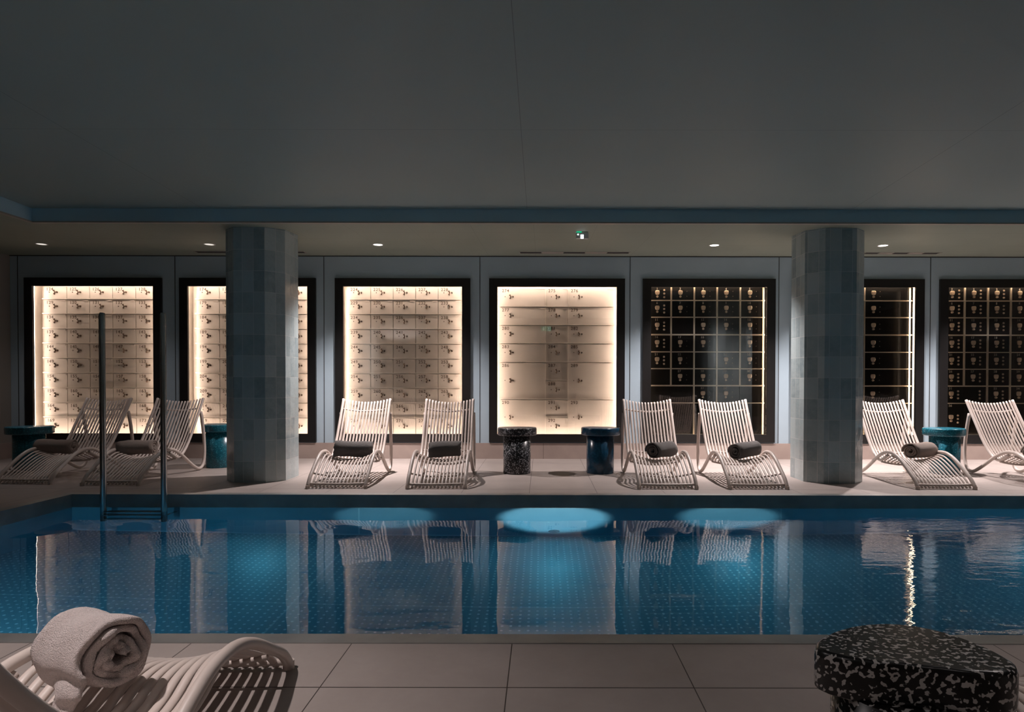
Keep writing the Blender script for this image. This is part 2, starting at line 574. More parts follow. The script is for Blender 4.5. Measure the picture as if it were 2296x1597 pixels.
# ------------------------------------------------------------------ pillars
def pillar(cx, cy, label, phase):
    pts = [(-0.292, -0.04), (-0.292, 0.30), (-0.152, 0.44), (0.152, 0.44), (0.292, 0.30), (0.292, -0.04), (0.152, -0.18), (-0.152, -0.18)]
    # ordered so that the front faces (towards the pool, -y) are at y = -0.18
    bm = bmesh.new()
    uvl = bm.loops.layers.uv.new('UVMap')
    n = len(pts)
    u = phase
    for i in range(n):
        a, b = pts[i], pts[(i + 1) % n]
        d = math.dist(a, b)
        za, zb = ceil_z(cy + a[1]) + 0.002, ceil_z(cy + b[1]) + 0.002
        vs = [bm.verts.new((a[0], a[1], 0)), bm.verts.new((b[0], b[1], 0)), bm.verts.new((b[0], b[1], zb)), bm.verts.new((a[0], a[1], za))]
        f = bm.faces.new(vs)
        for lp, uv in zip(f.loops, ((u, 0), (u + d, 0), (u + d, zb), (u, za))):
            lp[uvl].uv = uv
        u += d
    bmesh.ops.remove_doubles(bm, verts=bm.verts, dist=1e-5)
    o = obj('tiled_pillar', bm, M['pillar'])
    o.location = (cx, cy, 0)
    return tag(o, label, 'pillar', 'glazed tile pillars')
pillar(-2.825, 6.43, 'octagonal blue-grey tiled pillar left of the pool centre, partly hiding a teal side table', 0.04)
pillar(2.882, 6.43, 'octagonal blue-grey tiled pillar on the right, standing before a dark display case', 0.0)

# ------------------------------------------------------------------ display cases
LEDGE = {}
def door_mesh(w, h, mat, hinge):
    k = ('d', round(w, 4), round(h, 4), mat.name, hinge)
    if k not in LEDGE:
        bm = bmesh.new()
        g = 0.0035
        box(bm, g, w - g, -0.012, 0.004, g, h - (g if not hinge else 0.013))
        if hinge:
            box(bm, w - 0.075, w - 0.014, -0.020, -0.011, h - 0.030, h - 0.014)
        bmesh.ops.recalc_face_normals(bm, faces=bm.faces)
        me = bpy.data.meshes.new('deposit_door'); bm.to_mesh(me); bm.free()
        me.materials.append(mat)
        LEDGE[k] = me
    return LEDGE[k]

def lock_mesh(kind):
    k = ('l', kind)
    if k in LEDGE:
        return LEDGE[k]
    bm = bmesh.new()
    if kind == 'light':                     # two knobs on a bent bridge
        pts = catmull([(0.061, -0.006, 0.020), (0.066, -0.006, 0.012), (0.074, -0.004, 0.001), (0.068, -0.006, -0.012), (0.064, -0.006, -0.021)], 3)
        tube(bm, pts, [0.009, 0.0105, 0.009, 0.006, 0.005, 0.006, 0.007, 0.006, 0.005, 0.006, 0.010, 0.011, 0.009], 10)
        mat = M['bronze']
    elif kind == 'keyhole':
        cyl(bm, (0, 0, 0), 0.0055, -0.004, 'Y', 10)
        mat = M['bronze']
    elif kind == 'knob':
        cyl(bm, (0, 0, 0), 0.0095, -0.020, 'Y', 12, 0.0075)
        mat = M['bronze']
    elif kind == 'stud':
        cyl(bm, (0, 0, 0), 0.0135, -0.008, 'Y', 14, 0.011)
        mat = M['brass']
    elif kind == 'pin':
        cyl(bm, (0, 0, 0), 0.004, -0.005, 'Y', 8)
        mat = M['brass']
    elif kind == 'dknob':
        cyl(bm, (0, 0, 0), 0.0155, -0.016, 'Y', 16, 0.013)
        mat = M['brass']
    else:                                   # rounded square brass plate with a round knob below
        seg = 28
        ring0, ring1, ring2 = [], [], []
        for i in range(seg):
            th = 2 * math.pi * i / seg
            c, s = math.cos(th), math.sin(th)
            rr = 0.029 / (abs(c) ** 4 + abs(s) ** 4) ** 0.25
            xx, zz = c * rr, s * rr
            if s < 0:
                xx *= 1 + 0.28 * s
            ring0.append(bm.verts.new((xx, 0, zz)))
            ring1.append(bm.verts.new((xx, -0.010, zz)))
            ring2.append(bm.verts.new((xx * 0.8, -0.013, zz * 0.8)))
        for i in range(seg):
            j = (i + 1) % seg
            bm.faces.new((ring0[i], ring0[j], ring1[j], ring1[i])); bm.faces.new((ring1[i], ring1[j], ring2[j], ring2[i]))
        bm.faces.new(ring2)
        mat = M['brass']
    bmesh.ops.recalc_face_normals(bm, faces=bm.faces)
    me = bpy.data.meshes.new('lock'); bm.to_mesh(me); bm.free()
    me.materials.append(mat)
    if kind in ('light', 'knob', 'keyhole'):
        me.transform(Matrix.Diagonal((1.0, 1.0, 1.3, 1.0)))
    LEDGE[k] = me
    return me

DEPTH = 0.17
PY = WALL_Y + DEPTH                 # panel plane
KP = PY / F_PX
def px_x(px): return (px - 1215) * KP
def px_z(py): return CAM_H + (857 - py) * KP

def case(i, label, cells, vbars, hbars, dark=False):
    """cells: (x0,x1,z0,z1,number,extra)"""
    a, b = FR[i]
    x0, x1 = wx(a), wx(b)
    cx = (x0 + x1) / 2
    T = thing('display_case', label, 'display case', (cx, WALL_Y, 0))
    ix0, ix1, iz0, iz1 = x0 + BORD - cx, x1 - BORD - cx, FZ0 + BORD, FZ1 - BORD
    ex0, ex1 = x0 - cx, x1 - cx
    bm = bmesh.new()
    for (p, q, r, s) in ((ex0, ix0, FZ0, FZ1), (ix1, ex1, FZ0, FZ1), (ix0, ix1, FZ0, iz0), (ix0, ix1, iz1, FZ1)):
        box(bm, p, q, -0.035, -0.001, r, s)
    obj('frame', bm, M['black'], T)
    # inner lining of the recess
    d = DEPTH + 0.03
    bm = bmesh.new()
    jx0, jx1, jz0, jz1 = ex0 + 0.045, ex1 - 0.045, FZ0 + 0.045, FZ1 - 0.045
    box(bm, jx0, jx0 + 0.01, 0.0, d, jz0, jz1)
    box(bm, jx1 - 0.01, jx1, 0.0, d, jz0, jz1)
    box(bm, jx0, jx1, 0.0, d, jz0, jz0 + 0.01)
    box(bm, jx0, jx1, 0.0, d, jz1 - 0.01, jz1)
    box(bm, jx0, jx1, d, d + 0.01, jz0, jz1)
    obj('lining', bm, M['ledge'] if not dark else M['black'], T)
    # LED strips behind the frame on four sides
    for (p, q, r, s) in ((jx0 + 0.012, jx0 + 0.024, jz0 + 0.05, jz1 - 0.05), (jx1 - 0.024, jx1 - 0.012, jz0 + 0.05, jz1 - 0.05),
                         (jx0 + 0.05, jx1 - 0.05, jz0 + 0.012, jz0 + 0.024), (jx0 + 0.05, jx1 - 0.05, jz1 - 0.024, jz1 - 0.012)):
        bm = bmesh.new()
        if dark:
            box(bm, p, q, 0.095, 0.103, r, s)
        else:
            box(bm, p, q, 0.028, 0.048, r, s)
        obj('light_strip', bm, M['strip_soft' if dark else 'strip'], T)
    bm = bmesh.new()
    box(bm, ix0 - 0.01, ix1 + 0.01, -0.012, -0.008, iz0 - 0.01, iz1 + 0.01)
    obj('glass_pane', bm, M['glass'], T)
    y = DEPTH
    dm = M['door_dark'] if dark else M['door']
    for (p, q, r, s, num, extra) in cells:
        D = inst('deposit_door', door_mesh(q - p, s - r, dm, not dark), T, (p - cx, y, r))
        w_, h_ = q - p, s - r
        if dark:
            lx = w_ * 0.40 if w_ < 0.4 else 0.12
            if 'k' in extra:
                inst('lock', lock_mesh('plate'), D, (lx, -0.012, h_ * 0.56))
                inst('knob', lock_mesh('dknob'), D, (lx, -0.012, h_ * 0.56 - 0.050))
            if 's' in extra:
                for dz in (0.045, 0.0, -0.047):
                    inst('stud', lock_mesh('stud'), D, (lx + 0.09, -0.012, h_ * 0.5 + dz))
            elif 'p' in extra:
                for dz in (0.03, -0.035):
                    inst('pin', lock_mesh('pin'), D, (lx + 0.085, -0.012, h_ * 0.5 + dz))
            if num:
                nm = number_mesh(num, 0.040)
                if not nm.materials: nm.materials.append(M['ink_pale'])
                inst('number', nm, D, (w_ * 0.40 - 0.018 * len(num) + 0.005, -0.013, h_ - 0.032))
        else:
            lz = h_ * 0.5 if h_ < 0.3 else h_ * 0.5
            inst('keyhole', lock_mesh('keyhole'), D, (0.075, -0.012, lz))
            inst('lock', lock_mesh('light'), D, (0.075, -0.012, lz))
            inst('knob', lock_mesh('knob'), D, (0.178, -0.012, lz))
            if num:
                nm = number_mesh(num, 0.056)
                if not nm.materials: nm.materials.append(M['ink'])
                inst('number', nm, D, (0.035, -0.013, h_ - 0.048))
    for (x, r, s, wd) in vbars:
        bm = bmesh.new(); box(bm, x - cx - wd / 2, x - cx + wd / 2, y - 0.026, y - 0.0125, r, s)
        obj('divider', bm, M['ledge_gold'] if dark else M['ledge'], T)
    for (z, p, q, wd) in hbars:
        bm = bmesh.new(); box(bm, p - cx, q - cx, y - (0.030 if dark else 0.026), y - 0.0125, z - wd / 2, z + wd / 2)
        obj('divider', bm, M['ledge_gold'] if dark else M['ledge'], T)
    return T

def grid_case(i, label, cols, rows, first):
    xs_ = [px_x(c) for c in cols]; zs = [px_z(r) for r in rows]
    cells = []
    n = first
    for r in range(len(zs) - 1):
        for c in range(len(xs_) - 1):
            cells.append((xs_[c], xs_[c + 1], zs[r + 1], zs[r], str(n), ''))
            n += 1
    hb = [(z, xs_[0] - 0.012, xs_[-1] + 0.012, 0.011) for z in zs[1:-1]]
    case(i, label, cells, [], hb)

rows10 = [643, 673, 705.5, 738.5, 771.5, 804.5, 837.5, 870.5, 903.5, 936.5, 976]
grid_case(0, 'leftmost black-framed display case of pale numbered deposit boxes, near the left wall',
          [101, 153, 204, 255.5, 307, 358], rows10, 124)
grid_case(1, 'display case of pale deposit boxes half hidden by the left tiled pillar',
          [443, 494, 545, 596, 647, 699], rows10, 174)
grid_case(2, 'display case of pale deposit boxes behind two loungers, right of the left pillar',
          [781, 832, 882.5, 932.7, 983, 1034], rows10, 224)

# case four: wide boxes
xl, xa, xb, xr = px_x(1119.5), px_x(1223), px_x(1273.5), px_x(1374.5)
rz = [px_z(v) for v in (645, 688, 729, 770, 812, 895, 976)]
cells = []
for r, (nl, nr) in enumerate((('274', '276'), ('277', '279'), ('280', '282'), ('283', '285'), ('286', '289'), ('290', '293'))):
    cells.append((xl, xa, rz[r + 1], rz[r], nl, '')); cells.append((xb, xr, rz[r + 1], rz[r], nr, ''))
mz = [px_z(v) for v in (645, 688, 729, 770, 812, 853, 895, 935, 976)]
for r, nn in enumerate(('275', '278', '281', '284', '287', '288', '291', '292')):
    cells.append((xa, xb, mz[r + 1], mz[r], nn, ''))
hb = [(z, xl - 0.012, xr + 0.012, 0.010) for z in rz[1:-1]] + [(mz[5], xa, xb, 0.009), (mz[7], xa, xb, 0.009)]
case(3, 'display case of pale deposit boxes in three uneven columns, behind two side tables',
     cells, [(xa, rz[-1], rz[0], 0.010), (xb, rz[-1], rz[0], 0.010)], hb)

# case five: dark grid
def dark_case(i, label, vx, vfull, left, right, rows, spec, first=1, studs=None, skip=(), nonum=False):
    X = [px_x(left)] + [px_x(v) for v in vx] + [px_x(right)]
    Z = [px_z(r) for r in rows]
    cells = []
    n = first
    for r in range(len(Z) - 1):
        for c in range(len(X) - 1):
            ex = 'k'
            if (r, c) in skip: ex = ''
            if studs and studs(r, c): ex += 's'
            elif ex: ex += 'p'
            num = '' if (nonum or (r, c) in skip) else str(n)
            cells.append((X[c], X[c + 1], Z[r + 1], Z[r], num, ex))
            n += 1
    vb = [(px_x(v), px_z(e), Z[0], wd) for v, e, wd in vfull]
    hb = [(Z[r], X[0], X[-1], 0.013 if r not in (3, 6) else 0.018) for r in range(1, len(Z) - 1)]
    case(i, label, cells, vb, hb, dark=True)
rowsd = [643, 674.3, 711.7, 750.6, 789, 826.5, 864.4, 903, 973]
dark_case(4, 'display case of black deposit boxes with brass locks and a bright grid, behind two loungers',
          [1503.5, 1555, 1606, 1657.7], [(1503.5, 864, 0.020), (1555, 973, 0.020), (1606, 903, 0.020), (1657.7, 864, 0.020), (1709, 973, 0.022)],
          1452, 1712, rowsd, None, studs=lambda r, c: c == 0 and r < 5,
          skip=((2, 1), (3, 3), (4, 2), (5, 0), (6, 0), (6, 1), (6, 4), (7, 0), (7, 1), (7, 2), (7, 3), (7, 4)))
dark_case(5, 'display case of black deposit boxes half hidden by the right tiled pillar',
          [1833, 1884, 1935], [(1833, 864, 0.018), (1884, 973, 0.018), (1935.5, 973, 0.014), (2036, 973, 0.022)],
          1785, 2042, rowsd, None, studs=None, skip=((7, 0), (7, 1), (7, 2), (7, 3)), nonum=True)
dark_case(6, 'rightmost display case of black deposit boxes, cut by the photo edge',
          [2159, 2211, 2262, 2313], [(2159, 864, 0.020), (2211, 903, 0.020), (2262, 973, 0.020), (2313, 973, 0.02), (2368, 973, 0.022)],
          2113, 2370, rowsd, None, studs=lambda r, c: True,
          skip=((6, 1), (7, 1), (7, 2), (7, 3)))

# ------------------------------------------------------------------ soffit fittings
def downlight(x, y, lab, power, dim=False, cone=((58, 1.0, 0.64), (114, 0.7, 0.42))):
    z = ceil_z(y) if y > EDGE_Y else 2.75
    T = thing('ceiling_downlight', lab, 'ceiling light', (x, y, z), group='recessed downlights')
    bm = bmesh.new()
    seg = 28
    r0, r1 = 0.062, 0.050
    rings = []
    for (r, dz) in ((r0, 0.0), (r0, -0.005), (r1, -0.006), (r1, -0.001)):
        rings.append([bm.verts.new((r * math.cos(2 * math.pi * k / seg), r * math.sin(2 * math.pi * k / seg), dz)) for k in range(seg)])
    for i in range(3):
        for k in range(seg):
            bm.faces.new((rings[i][k], rings[i][(k + 1) % seg], rings[i + 1][(k + 1) % seg], rings[i + 1][k]))
    obj('ring', bm, M['white'], T, True)
    bm = bmesh.new(); cyl(bm, (0, 0, -0.003), 0.0495, 0.002, 'Z', 28)
    obj('diffuser', bm, M['disc_dim'] if dim else M['disc'], T)
    if power:
        for cn, bl, kp in cone:
            lamp('downlight_lamp', 'SPOT', (0, 0, -0.02), power * kp, (1.0, 0.89, 0.875), T, shadow_soft_size=0.028, spot_size=R(cn), spot_blend=bl, rot=(0, 0, 0))
    return T
DL = [(96, 'round recessed downlight nearest the left wall, dim', 0.06, True), (471, 'round recessed downlight just left of the left pillar, dim', 0.05, True),
      (848, 'round recessed downlight above the third display case from the left', 1.0, False),
      (1600, 'round recessed downlight above the dark display case behind two loungers', 1.0, False),
      (1977, 'round recessed downlight just right of the right pillar', 1.0, False)]
for px, lab, pw, dim in DL:
    yy = 7.32
    downlight((px - 1215) * yy / F_PX, yy, lab, DOWN_W * pw * 4 * 3.14 / 3, dim)
T = downlight(5.80, 7.32, 'round recessed downlight beyond the right edge of the photo', DOWN_W * 4)
for x, y, lab, k in ((-1.75, 1.5, 'round recessed downlight over the near deck above the foreground lounger', 0.60), (2.1, 1.7, 'round recessed downlight over the near deck to the right, above the foreground table', 0.17), (-1.0, -0.5, 'round recessed downlight over the near deck behind the foreground lounger', 0.85), (0.9, -0.5, 'round recessed downlight over the near deck right behind the camera', 0.22)):
    T = downlight(x, y, lab, NEAR_W * 10 * k, cone=((84, 1.0, 1.0), (130, 1.0, 0.25)))
    T.location.z = HU0 + (HU1 + 0.05 - HU0) * (6.11 - y) / 4.91

def vent(px0, px1, y, lab, segs):
    x0, x1 = (px0 - 1215) * y / F_PX, (px1 - 1215) * y / F_PX
    z = ceil_z(y)
    T = thing('slot_vent', lab, 'air vent', ((x0 + x1) / 2, y, z), group='slot vents along the soffit')
    h = (x1 - x0) / 2
    bm = bmesh.new()
    box(bm, -h, h, -0.055, -0.045, -0.006, 0.0); box(bm, -h, h, 0.045, 0.055, -0.006, 0.004)
    box(bm, -h - 0.01, -h, -0.055, 0.055, -0.006, 0.002); box(bm, h, h + 0.01, -0.055, 0.055, -0.006, 0.002)
    obj('frame', bm, M['edge'], T)
    n = segs
    for k in range(n):
        a = -h + 2 * h * k / n; b = -h + 2 * h * (k + 1) / n - 0.01
        bm = bmesh.new(); box(bm, a, b, -0.045, 0.045, -0.003 if k % 2 == 0 else -0.004, 0.002)
        obj('slot', bm, M['groove'] if k % 2 == 0 else M['edge'], T)
vent(1166, 1410, 7.93, 'long dark slot vent in the soffit above the three-column display case', 5)
vent(442, 684, 7.93, 'long slot vent in the soffit crossing behind the left pillar', 3)
vent(1936, 2102, 7.93, 'slot vent in the soffit right of the right pillar', 5)

# emergency light on the soffit
ey = 6.49
T = thing('emergency_light', 'small white emergency light with green top hanging under the soffit', 'emergency light', ((1304 - 1215) * ey / F_PX, ey, ceil_z(ey)), R(8))
bm = bmesh.new(); box(bm, -0.062, 0.062, -0.022, 0.022, -0.068, -0.010); obj('housing', bm, M['white'], T, bevel=0.004)
bm = bmesh.new(); box(bm, -0.056, -0.008, -0.024, 0.024, -0.010, 0.0); obj('green_strip', bm, M['green'], T)
bm = bmesh.new(); box(bm, -0.018, 0.012, -0.0235, -0.0205, -0.072, -0.032); obj('lens', bm, M['led'], T)
bm = bmesh.new(); cyl(bm, (-0.044, -0.021, -0.032), 0.007, -0.004, 'Y', 12); obj('lens', bm, M['pict'], T)

# exit sign behind the camera, seen mirrored in the glass
T = thing('exit_sign', 'green illuminated exit sign, seen only as a reflection in the glass', 'exit sign', (0.11, -1.0, 2.42))
bm = bmesh.new(); box(bm, -0.145, 0.145, -0.02, 0.02, -0.07, 0.07); obj('housing', bm, M['white'], T, bevel=0.004)
bm = bmesh.new(); box(bm, -0.138, 0.138, 0.0205, 0.023, -0.063, 0.063); obj('panel', bm, M['green'], T)
bm = bmesh.new()
def flat_poly(bm, pts, y0=0.0235, y1=0.0255):
    a = [bm.verts.new((p[0], y0, p[1])) for p in pts]; b = [bm.verts.new((p[0], y1, p[1])) for p in pts]
    bm.faces.new(a); bm.faces.new(b[::-1])
    for i in range(len(pts)):
        bm.faces.new((a[i], a[(i + 1) % len(pts)], b[(i + 1) % len(pts)], b[i]))
flat_poly(bm, [(-0.06, 0.05), (-0.08, 0.05), (-0.08, 0.0), (-0.1, 0.0), (-0.07, -0.05), (-0.04, 0.0), (-0.06, 0.0)])
obj('arrow', bm, M['pict'], T)
bm = bmesh.new()
flat_poly(bm, [(0.03, 0.055), (0.12, 0.055), (0.12, -0.055), (0.105, -0.055), (0.105, 0.04), (0.03, 0.04)])
cyl(bm, (0.075, 0.0235, 0.02), 0.012, 0.002, 'Y', 14)
flat_poly(bm, [(0.09, 0.005), (0.06, 0.005), (0.045, -0.012), (0.05, -0.018), (0.065, -0.008), (0.065, -0.025), (0.04, -0.05), (0.05, -0.055), (0.075, -0.03), (0.09, -0.055), (0.1, -0.05), (0.085, -0.02)])
obj('running_figure', bm, M['pict'], T)
bm = bmesh.new(); cyl(bm, (0, 0, 0.07), 0.006, 0.42, 'Z', 10); obj('stem', bm, M['white'], T)

# grille on the left wall
T = thing('wall_grille', 'beige louvred vent grille on the left wall at the photo edge', 'vent grille', (RX0, 7.98, 0.5))
bm = bmesh.new()
box(bm, 0.001, 0.012, -0.26, 0.10, -0.015, 0.0); box(bm, 0.001, 0.012, -0.26, 0.10, 0.36, 0.375)
box(bm, 0.001, 0.012, -0.26, -0.245, 0.0, 0.36); box(bm, 0.001, 0.012, 0.085, 0.10, 0.0, 0.36)
obj('frame', bm, M['towel_beige'], T)
bm = bmesh.new()
for k in range(17):
    z = 0.01 + k * 0.0205
    box(bm, 0.001, 0.010, -0.245, 0.085, z, z + 0.011)
obj('louvres', bm, M['towel_beige'], T)

# ------------------------------------------------------------------ pool fittings
T = thing('pool_ladder', 'stainless steel pool ladder with two tall vertical handrails at the left pool end', 'ladder', (-3.415, 5.40, 0))
for sx in (-1, 1):
    bm = bmesh.new()
    xo = sx * 0.254
    tube(bm, [(xo, 0, -0.52), (xo, 0, 0.0), (xo, 0, 1.53), (xo, 0.004, 1.55)], [0.024, 0.024, 0.024, 0.019], 20)
    obj('handrail', bm, M['rail'], T, True)
    bm = bmesh.new()
    tube(bm, [(xo, 0.02, -0.30), (xo, 0.172, -0.30)], 0.014, 12)
    obj('wall_bracket', bm, M['rail'], T, True)
for z in (-0.13, -0.28, -0.44):
    bm = bmesh.new()
    box(bm, -0.234, 0.234, -0.035, 0.045, z - 0.012, z + 0.012)
    obj('step', bm, M['rail'], T, bevel=0.004)

bm = bmesh.new()
cyl(bm, (0, 0, 0), 0.05, -0.012, 'Y', 20, 0.04); cyl(bm, (0, -0.012, 0), 0.015, -0.01, 'Y', 12)
o = obj('pool_inlet', bm, M['nosing'], None, loc=(0.107, P['y1'] - 0.001, -0.93))
tag(o, 'small dark round water inlet low on the far pool wall', 'pool inlet')

def pool_lamp(x, y, z, ang, lab, power, size, to_far=True, blend=0.5, col=(0.55, 0.88, 1.0)):
    T = thing('pool_light', lab, 'pool light', (x, y, z), 0 if to_far else math.pi, 'underwater lights on the pool wall')
    bm = bmesh.new(); cyl(bm, (0, 0, 0), 0.085, 0.018, 'Y', 28, 0.075); obj('ring', bm, M['rail'], T)
    bm = bmesh.new(); cyl(bm, (0, 0.0185, 0), 0.065, 0.004, 'Y', 24); obj('lens', bm, M['pool_lamp'], T)
    lamp('pool_lamp', 'SPOT', (0, 0.05, 0), power, col, T, shadow_soft_size=0.05, spot_size=R(size), spot_blend=blend, rot=(R(90 + ang), 0, 0))
yn = P['y0'] + 0.001
pool_lamp(0.11, yn, -0.50, 0, 'underwater light in the middle of the near pool wall', POOL_W * 19, 19, blend=0.35, col=(1.0, 0.66, 0.58))
pool_lamp(1.62, yn, -0.50, 1, 'underwater light on the near pool wall, right of the middle', POOL_W * 8, 18, col=(1.0, 0.74, 0.66))
pool_lamp(-1.36, yn, -0.50, 1, 'underwater light on the near pool wall, left of the middle', POOL_W * 5, 18, col=(1.0, 0.74, 0.66))
pool_lamp(-3.3, yn, -0.50, 0, 'underwater light on the near pool wall near the ladder end', POOL_W * 0.9, 140)
pool_lamp(4.6, yn, -0.50, 0, 'underwater light on the near pool wall at the right', POOL_W * 0.9, 140)
yf = P['y1'] - 0.001
for k, (x, lab) in enumerate(((-2.4, 'added pool floor fill left of the middle'), (0.12, 'added pool floor fill in the middle'), (1.7, 'added pool floor fill right of the middle'), (4.3, 'added pool floor fill at the right'))):
    lamp('pool_floor_fill', 'SPOT', (x, P['y1'] - 0.05, -0.25), POOL_W * (0.14 if k in (1, 2) else 0.12), (0.45, 0.92, 1.0), None, shadow_soft_size=0.06, spot_size=R(130), spot_blend=0.8, rot=(R(-50), 0, 0))  # unseen fill spots without fixtures, added to brighten the pool floor

# ------------------------------------------------------------------ side tables
def blob(th):
    r = 0.5 * (1 + 0.085 * math.cos(2 * th + 0.5) + 0.06 * math.cos(3 * th - 0.6))
    return (r * math.cos(th), r * math.sin(th))
def circ(th):
    return (0.5 * math.cos(th), 0.5 * math.sin(th))

def side_table(x, y, mat, label, w=0.385, h=0.49, rz=0.0, outline=None, stem=0.295, th=0.082):
    T = thing('side_table', label, 'side table', (x, y, 0), rz, 'mushroom-shaped side tables')
    bm = bmesh.new()
    f = outline or blob
    prof = [(w - 0.02, h - th), (w - 0.004, h - th + 0.004), (w, h - th + 0.012), (w, h - 0.014), (w - 0.006, h - 0.004), (w - 0.022, h)]
    lathe(bm, f, prof)
    obj('table_top', bm, mat, T, False, bevel=0.0)
    bm = bmesh.new()
    lathe(bm, circ, [(stem - 0.006, 0.0), (stem, 0.006), (stem, h - th + 0.002)])
    obj('pedestal', bm, mat, T)
    for ch in T.children:
        for p in ch.data.polygons:
            p.use_smooth = len(p.vertices) == 4
    return T

# near table top outline measured on its own plane, around its own centre
NT = [(.513, 1.208), (.55, 1.25), (.60, 1.285), (.66, 1.308), (.72, 1.312), (.765, 1.295), (.80, 1.262), (.825, 1.21), (.835, 1.16), (.828, 1.115), (.795, 1.088),
      (.745, 1.090), (.69, 1.104), (.63, 1.122), (.57, 1.136), (.527, 1.158), (.508, 1.182)]
NC = (0.672, 1.196)
def near_outline():
    pts = [(a - NC[0], b - NC[1]) for a, b in NT]
    pts.sort(key=lambda p: math.atan2(p[1], p[0]))
    an = [math.atan2(p[1], p[0]) for p in pts]
    rr = [math.hypot(*p) for p in pts]
    n = len(pts)
    def f(th):
        th = (th + math.pi) % (2 * math.pi) - math.pi
        for i in range(n):
            a0, a1 = an[i], an[(i + 1) % n] + (2 * math.pi if i == n - 1 else 0)
            t = th if th >= an[0] else th + 2 * math.pi
            if a0 <= t <= a1:
                k = (t - a0) / (a1 - a0)
                p0, p1, p2, p3 = rr[i - 1], rr[i], rr[(i + 1) % n], rr[(i + 2) % n]
                r = 0.5 * (2 * p1 + (p2 - p0) * k + (2 * p0 - 5 * p1 + 4 * p2 - p3) * k * k + (3 * p1 - p0 - 3 * p2 + p3) * k ** 3)
                return (r * math.cos(th) / 0.34, r * math.sin(th) / 0.34)
        return (rr[0] * math.cos(th) / 0.34, rr[0] * math.sin(th) / 0.34)
    return f
side_table(NC[0], NC[1], M['terrazzo'], 'black side table with white flecks in the right foreground, largest in the photo', w=0.34, outline=near_outline(), stem=0.245, th=0.078)
side_table(-0.267, 6.96, M['terrazzo_far'], 'black speckled side table on the far deck, left of the navy one', rz=0.3)
side_table(0.632, 6.99, M['navy'], 'plain navy blue side table on the far deck beside the black speckled one', rz=0.1)
side_table(4.36, 6.99, M['teal'], 'bright teal side table between the two rightmost loungers', rz=0.2)
side_table(-5.57, 7.02, M['teal'], 'dim teal side table at the far left against the left wall', w=0.40, rz=0.8)
side_table(-3.70, 7.43, M['teal'], 'dark teal side table partly hidden behind the left tiled pillar', w=0.385, rz=0.2)

# ------------------------------------------------------------------ loungers
W_L = 0.535
FAR_S = [(0.0, .014), (.06, .075), (.15, .135), (.28, .215), (.40, .268), (.50, .268), (.59, .226), (.67, .192), (.75, .212), (.84, .285), (.93, .395), (1.02, .53), (1.11, .665), (1.19, .790)]
DIP = [0, .012, .030, .045, .058, .058, .046, .030, .028, .030, .030, .030, .030, .034]
FAR_R = [(0, .02), (.06, .088), (.15, .150), (.28, .232), (.38, .276), (.47, .290), (.58, .278), (.72, .215), (.86, .125), (.98, .055), (1.07, .022), (1.145, .045), (1.185, .13), (1.19, .27), (1.165, .46), (1.12, .645)]
NEAR_S = [(y, z * (0.86 if y < 0.63 else 0.95)) for y, z in FAR_S[:8]] + [(.80, .215), (.95, .29), (1.08, .385), (1.20, .51), (1.30, .64), (1.39, .78)]
NEAR_R = [(y, z * 0.86) for y, z in FAR_R[:12]] + [(1.30, .11), (1.36, .25), (1.35, .42), (1.30, .60)]

def bar_curve(u, prof_y, z0, dip):
    return z0 - dip * (1 - (2 * u - 1) ** 2)

def make_lounger(label, seat, rail, sub, group, dk=1.0):
    T = thing('sun_lounger', label, 'sun lounger', group=group)
    prof = catmull([(y, z, d * dk) for (y, z), d in zip(seat, DIP)], sub)
    ns = 14
    for i in range(ns):
        u = -1 + 2 * (i + 0.5) / ns
        x = u * (W_L / 2 - 0.03)
        pts = [(x, y, z - d * (1 - u * u)) for y, z, d in prof]
        bm = bmesh.new()
        tube(bm, pts, 0.0130 if sub > 4 else 0.0100, 12 if sub > 4 else 7, 0.72)
        obj('slat', bm, M['slat'], T, True)
    rp = catmull(rail, sub)
    for sx in (-1, 1):
        bm = bmesh.new()
        tube(bm, [(sx * (W_L / 2 - 0.005), y, z) for y, z in rp], 0.0175, 14 if sub > 4 else 9)
        obj('side_rail', bm, M['slat'], T, True)
        bm = bmesh.new()
        bp = [(y, z) for y, z, d in prof if y > (0.52)]
        tube(bm, [(sx * (W_L / 2 - 0.014), y, z) for y, z in bp], 0.0145, 12 if sub > 4 else 8)
        obj('back_rail', bm, M['slat'], T, True)
        bm = bmesh.new()                                       # small rubber foot at the front end
        cyl(bm, (sx * (W_L / 2 - 0.005), 0.0, 0.0), 0.019, 0.03, 'Z', 12)
        obj('foot', bm, M['slat'], T)
    def cross(idx_y, dz, rad, name='crossbar'):
        best = min(prof, key=lambda p: abs(p[0] - idx_y))
        y, z, d = best
        bm = bmesh.new()
        pts = [((-1 + 2 * k / 12) * (W_L / 2 - 0.012), y, z + dz - d * (1 - (-1 + 2 * k / 12) ** 2)) for k in range(13)]
        tube(bm, pts, rad, 8)
        obj(name, bm, M['slat'], T, True)
    ytop, ymid = seat[-2][0] + 0.015, seat[-5][0] + 0.01
    cross(0.02, 0.0, 0.012)
    cross(0.16, -0.014, 0.009)
    cross(0.45, -0.016, 0.010)
    cross(0.66, -0.016, 0.012)
    cross(ymid, -0.010, 0.009)
    cross(ytop, -0.010, 0.009)
    return T

def copy_thing(T, label, group=None):
    r = T.copy(); C.objects.link(r); r['label'] = label
    if group: r['group'] = group
    for ch in list(T.children):
        c = ch.copy(); C.objects.link(c); c.parent = r
    return r

LG = 'slatted sun loungers on the far deck'
